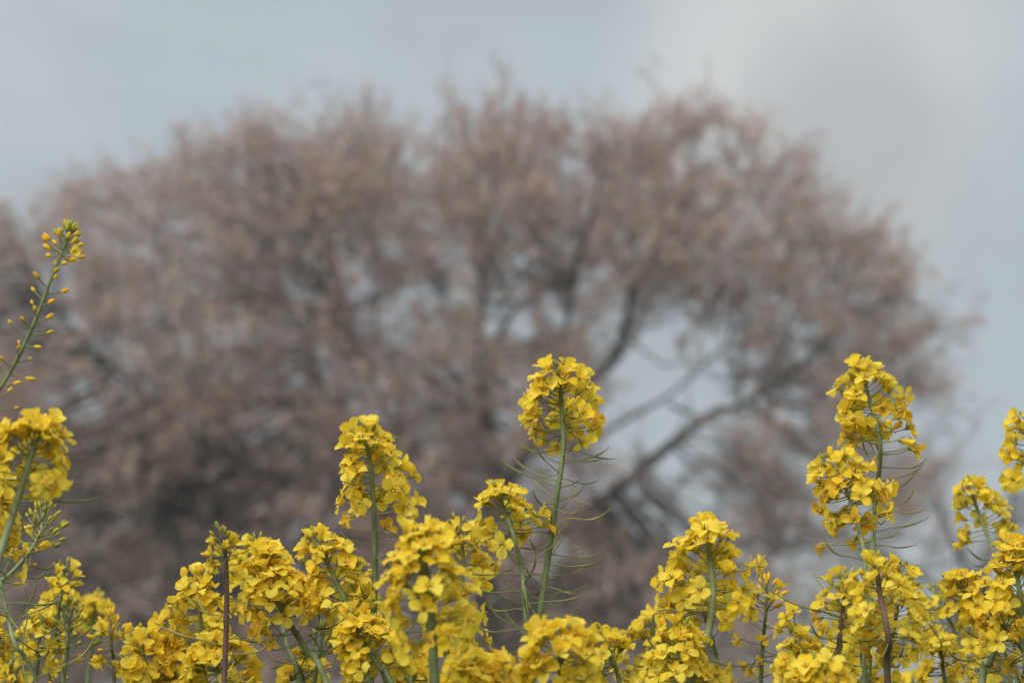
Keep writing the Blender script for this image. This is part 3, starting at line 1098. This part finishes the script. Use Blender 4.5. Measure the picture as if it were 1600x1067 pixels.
plant([(1345, 575), (1358, 625), (1372, 700), (1372, 790), (1364, 875), (1350, 1085)],
      'tall rapeseed towering over a lower bent head beside it, spent flowers hanging below',
      d=.04, n=30, rad=58, hl=78, buds=12, sw=(6, 11), wilt=(14, 78), pods=(24, 150, 310), old=.3, podscale=1.05,
      extra=[(1327, 655, 'spent'), (1346, 662, 'spent'), (1331, 685, 'wilted'), (1415, 670, 'spent'), (1420, 702, 'spent'), (1376, 690, 'spent'), (1395, 640, 'open'), (1405, 620, 'open'), (1382, 762, 'wilted'), (1373, 808, 'wilted')])
plant([(1296, 722), (1324, 765), (1338, 825), (1346, 895), (1345, 1085)],
      'bent rapeseed head leaning against the taller stalk with spent flowers',
      d=.0, n=32, rad=58, hl=72, buds=10, sw=(6, 11), wilt=(9, 70), pods=(8, 130, 220), old=.2,
      extra=[(1380, 762, 'half'), (1350, 765, 'open'), (1372, 770, 'spent'), (1290, 800, 'wilted'), (1292, 850, 'wilted'), (1318, 818, 'wilted')])
plant([(1369, 882), (1375, 930), (1385, 1000), (1393, 1085)],
      'reddish stemmed rapeseed with yellow bud tuft under the tall pair',
      d=-.13, fs=.8, n=36, rad=66, hl=130, buds=16, budmesh='mixed', stem='purple_stem', sw=(9, 13), th=(30, 98))
plant([(1322, 908), (1318, 960), (1306, 1080)],
      'thin dark purple stemmed rapeseed next to the reddish stemmed tuft',
      d=-.05, fs=.85, n=22, rad=52, hl=60, buds=12, stem='purple_stem', sw=(7, 10), pods=(14, 40, 150), wilt=(7, 70))
plant([(1407, 893), (1402, 960), (1386, 1085)],
      'rapeseed with loose open blooms beyond the reddish stemmed tuft',
      d=-.04, n=32, rad=52, hl=110, buds=12, sw=(6, 9), wilt=(6, 50), pods=(8, 30, 160))
plant([(1340, 965), (1345, 1010), (1350, 1090)],
      'low rapeseed filling the space between the purple and reddish stems',
      d=.03, n=26, rad=58, hl=100, buds=8, sw=(6, 9), wilt=(4, 30))
plant([(1513, 757), (1530, 805), (1548, 862), (1575, 960), (1600, 1085)],
      'soft focus rapeseed head standing alone against grey twigs above the edge clump',
      d=.2, n=24, rad=52, hl=75, buds=8, sw=(6, 8), wilt=(3, 50), pods=(5, 95, 160), th=(25, 95))
plant([(1606, 650), (1612, 720), (1614, 800), (1612, 950), (1612, 1085)],
      'sparse tall rapeseed half cut off by the picture edge above the dense clump',
      d=.1, n=22, rad=50, hl=110, buds=8, sw=(6, 9), extra=[(1585, 675, 'open'), (1580, 708, 'open'), (1590, 712, 'half'), (1585, 750, 'spent'), (1594, 660, 'half')])
plant([(1580, 862), (1590, 920), (1597, 1000), (1600, 1085)],
      'dense rapeseed head with green bud centre above a leaning stem by the edge',
      d=-.01, n=54, rad=66, hl=110, buds=20, budspread=1.2, sw=(7, 13), wilt=(10, 90), pods=(12, 130, 230), th=(15, 95))
plant([(1488, 908), (1520, 932), (1560, 972), (1612, 1030), (1650, 1085)],
      'rapeseed with strongly slanting dark stem and flat green bud top',
      d=.01, n=30, rad=46, hl=95, buds=16, sw=(7, 9), wilt=(6, 60), pods=(8, 90, 200), th=(30, 100))
plant([(1462, 925), (1490, 985), (1508, 1030), (1520, 1085)],
      'out of focus rapeseed standing farther back behind the slanting stem',
      d=.3, n=34, rad=50, hl=110, buds=8, sw=(6, 9), wilt=(4, 60), pods=(6, 90, 150))
plant([(1462, 985), (1472, 1030), (1482, 1085)],
      'low soft rapeseed with drooping blooms in front of the out of focus one',
      d=.14, n=26, rad=44, hl=90, buds=6, sw=(5, 8), wilt=(4, 30))
plant([(1425, 1058), (1426, 1075), (1428, 1100)],
      'very blurred rapeseed tip just showing at the bottom between two clumps',
      d=.5, n=20, rad=36, hl=40, buds=4)
plant([(1554, 1014), (1548, 1036), (1536, 1085)],
      'stout pale green stalk topped by two spent flowers',
      d=-.02, n=0, rad=30, hl=10, buds=0, sw=(12, 16), extra=[(1556, 1002, 'spent', -.01), (1548, 1008, 'spent', .01), (1566, 1000, 'wilted', .0)], pods=(3, 5, 40))
plant([(1560, 985), (1575, 1030), (1582, 1085)],
      'tangled rapeseed with spent blooms under the dense edge head',
      d=.06, n=14, rad=55, hl=90, buds=4, wilt=(8, 40), pods=(10, 20, 120), sw=(5, 8), old=.6)
# left of the centre
plant([(347, 838), (352, 880), (353, 960), (350, 1085)],
      'straight purple stemmed rapeseed with small crown of half open flowers',
      d=-.07, n=13, rad=40, hl=44, buds=16, budmesh='mixed', fs=.72, stem='purple_stem', sw=(7, 11), young=.45, pods=(6, 100, 200),
      extra=[(395, 992, 'wilted'), (365, 955, 'wilted'), (378, 905, 'spent'), (370, 935, 'spent')])
plant([(312, 905), (313, 950), (320, 1085)],
      'bushy rapeseed head beside the straight purple stem',
      d=.02, n=40, rad=58, hl=95, buds=8, sw=(6, 9), bias=(-14, 0), th=(25, 98))
plant([(330, 1012), (340, 1050), (348, 1100)],
      'low wide rapeseed with green bud cluster in front of the bushy head',
      d=-.02, n=40, rad=66, hl=66, buds=20, budspread=1.2, sw=(6, 9), th=(30, 100))
plant([(268, 1000), (272, 1040), (280, 1100)],
      'low rapeseed between the bushy head and the small blurred corner blooms',
      d=.03, n=34, rad=52, hl=80, buds=5, sw=(5, 9))
plant([(415, 870), (424, 908), (442, 955), (478, 1015), (520, 1085)],
      'full rapeseed head on long dark stem leaning diagonally',
      d=-.01, n=58, rad=62, hl=95, buds=8, sw=(7, 13), th=(20, 95), pods=(10, 130, 230),
      extra=[(375, 905, 'open'), (385, 880, 'open'), (370, 940, 'spent'), (430, 995, 'wilted'), (445, 960, 'spent'), (420, 990, 'spent')])
plant([(402, 848), (412, 890), (432, 950), (452, 1015), (478, 1085)],
      'thin pale stemmed rapeseed behind the diagonally leaning one',
      d=.04, n=15, rad=44, hl=50, buds=10, sw=(5, 9), pods=(5, 120, 200))
plant([(492, 842), (512, 880), (536, 930), (562, 985), (612, 1085)],
      'rapeseed with pale green bud tip and stem leaning beside the upright dense head',
      d=-.01, n=40, rad=56, hl=105, buds=12, sw=(7, 12), pods=(8, 110, 240), old=.12, th=(25, 98), extra=[(510, 935, 'open', -.01), (495, 940, 'open')])
plant([(554, 895), (556, 940), (552, 1000), (545, 1085)],
      'rapeseed half hidden behind the bud tipped leaning stem',
      d=.07, n=32, rad=46, hl=100, buds=6, sw=(5, 8))
plant([(553, 968), (568, 1005), (595, 1045), (622, 1090)],
      'low rapeseed with heaped blooms on a leaning stem beside the big blurred head',
      d=-.08, n=48, rad=58, hl=85, buds=6, sw=(8, 11), th=(25, 100))
plant([(503, 988), (500, 1025), (490, 1085)],
      'small young rapeseed showing only green buds among the leaning stems',
      d=.03, n=0, rad=40, hl=50, buds=18, budspread=1.3, sw=(5, 9), closed=(4, 30, 80))
plant([(470, 1038), (472, 1062), (476, 1100)],
      'low rapeseed with greenish buds beneath the two leaning stems',
      d=.06, n=24, rad=46, hl=45, buds=14, sw=(5, 8))
# far left
plant([(218, 990), (226, 1030), (240, 1100)],
      'sharp low rapeseed beside the slim plant of orange half closed flowers',
      d=.03, n=30, rad=44, hl=80, buds=6, sw=(5, 8))
plant([(172, 968), (176, 1010), (178, 1085)],
      'slim rapeseed with orange half closed flowers on a brownish stem',
      d=.05, fs=.85, n=8, rad=42, hl=50, buds=16, budmesh='ripe', stem='purple_stem', sw=(4, 7), young=.5, closed=(8, 30, 110), wilt=(3, 50))
plant([(150, 930), (147, 980), (136, 1085)],
      'small distant blurred rapeseed head behind the slim plant of orange flowers',
      d=.6, n=20, rad=34, hl=32, buds=4, sw=(6, 9), old=.0)
plant([(102, 888), (94, 930), (86, 970), (70, 1085)],
      'soft rapeseed with two loose flower tiers above the green bud spike',
      d=.14, fs=.85, n=22, rad=42, hl=85, buds=6, sw=(5, 8), old=.3, wilt=(4, 40))
plant([(66, 955), (63, 990), (50, 1085)],
      'rapeseed with bright flat topped head standing beside the green bud spike',
      d=.1, fs=.85, n=28, rad=42, hl=75, buds=6, sw=(5, 8))
plant([(108, 958), (105, 1000), (96, 1085)],
      'green bud spike without open flowers among the low corner blooms',
      d=.06, n=0, rad=42, hl=20, buds=30, budspread=1.8, sw=(6, 9), closed=(14, 35, 130), only_buds=True)
plant([(60, 672), (44, 722), (20, 808), (0, 885), (-24, 980), (-40, 1085)],
      'large soft rapeseed head with thick dark stem below the tall bud stalk',
      d=-.22, n=52, rad=72, hl=72, buds=6, sw=(10, 16), th=(18, 105), old=.12, pods=(5, 90, 170))
plant([(-2, 735), (-6, 800), (-14, 900), (-20, 1085)],
      'rapeseed cut by the picture edge behind the large soft head',
      d=-.08, n=28, rad=40, hl=110, buds=6, sw=(7, 11), wilt=(6, 100))
plant([(70, 802), (60, 845), (22, 893), (-20, 925), (-60, 1000), (-80, 1085)],
      'green bud cluster on a slanting grey stem under the large soft head',
      d=.02, n=0, rad=46, hl=20, buds=40, budspread=1.8, sw=(6, 9), closed=(9, 40, 140), pods=(10, 60, 170))
plant([(108, 365), (104, 385), (88, 425), (56, 510), (20, 585), (-18, 655), (-50, 800), (-60, 1085)],
      'tall leaning stalk of closed yellow buds with green tip, reaching highest of all',
      d=-.12, n=0, rad=52, hl=20, buds=40, budspread=1.12, budmesh='mixed', only_buds=True, fs=.62, sw=(5, 11), closed=(30, 40, 330), extra=[(112, 393, 'half', -.01), (108, 408, 'closed', -.01)])
plant([(0, 905), (14, 970), (30, 1010), (62, 1085)],
      'flowerless rapeseed stalk of slender upright pods in the bottom corner',
      d=.03, n=0, rad=30, hl=10, buds=3, sw=(6, 9), pods=(20, 5, 190), podscale=1.15)
plant([(14, 1052), (15, 1070), (16, 1100)],
      'greenish budding rapeseed tip lowest in the bottom corner',
      d=.0, n=10, rad=34, hl=30, buds=16, young=.8)
plant([(-6, 972), (-7, 1010), (-8, 1085)],
      'small rapeseed bloom at the picture edge above the budding corner tip',
      d=.04, n=14, rad=24, hl=35, buds=4)
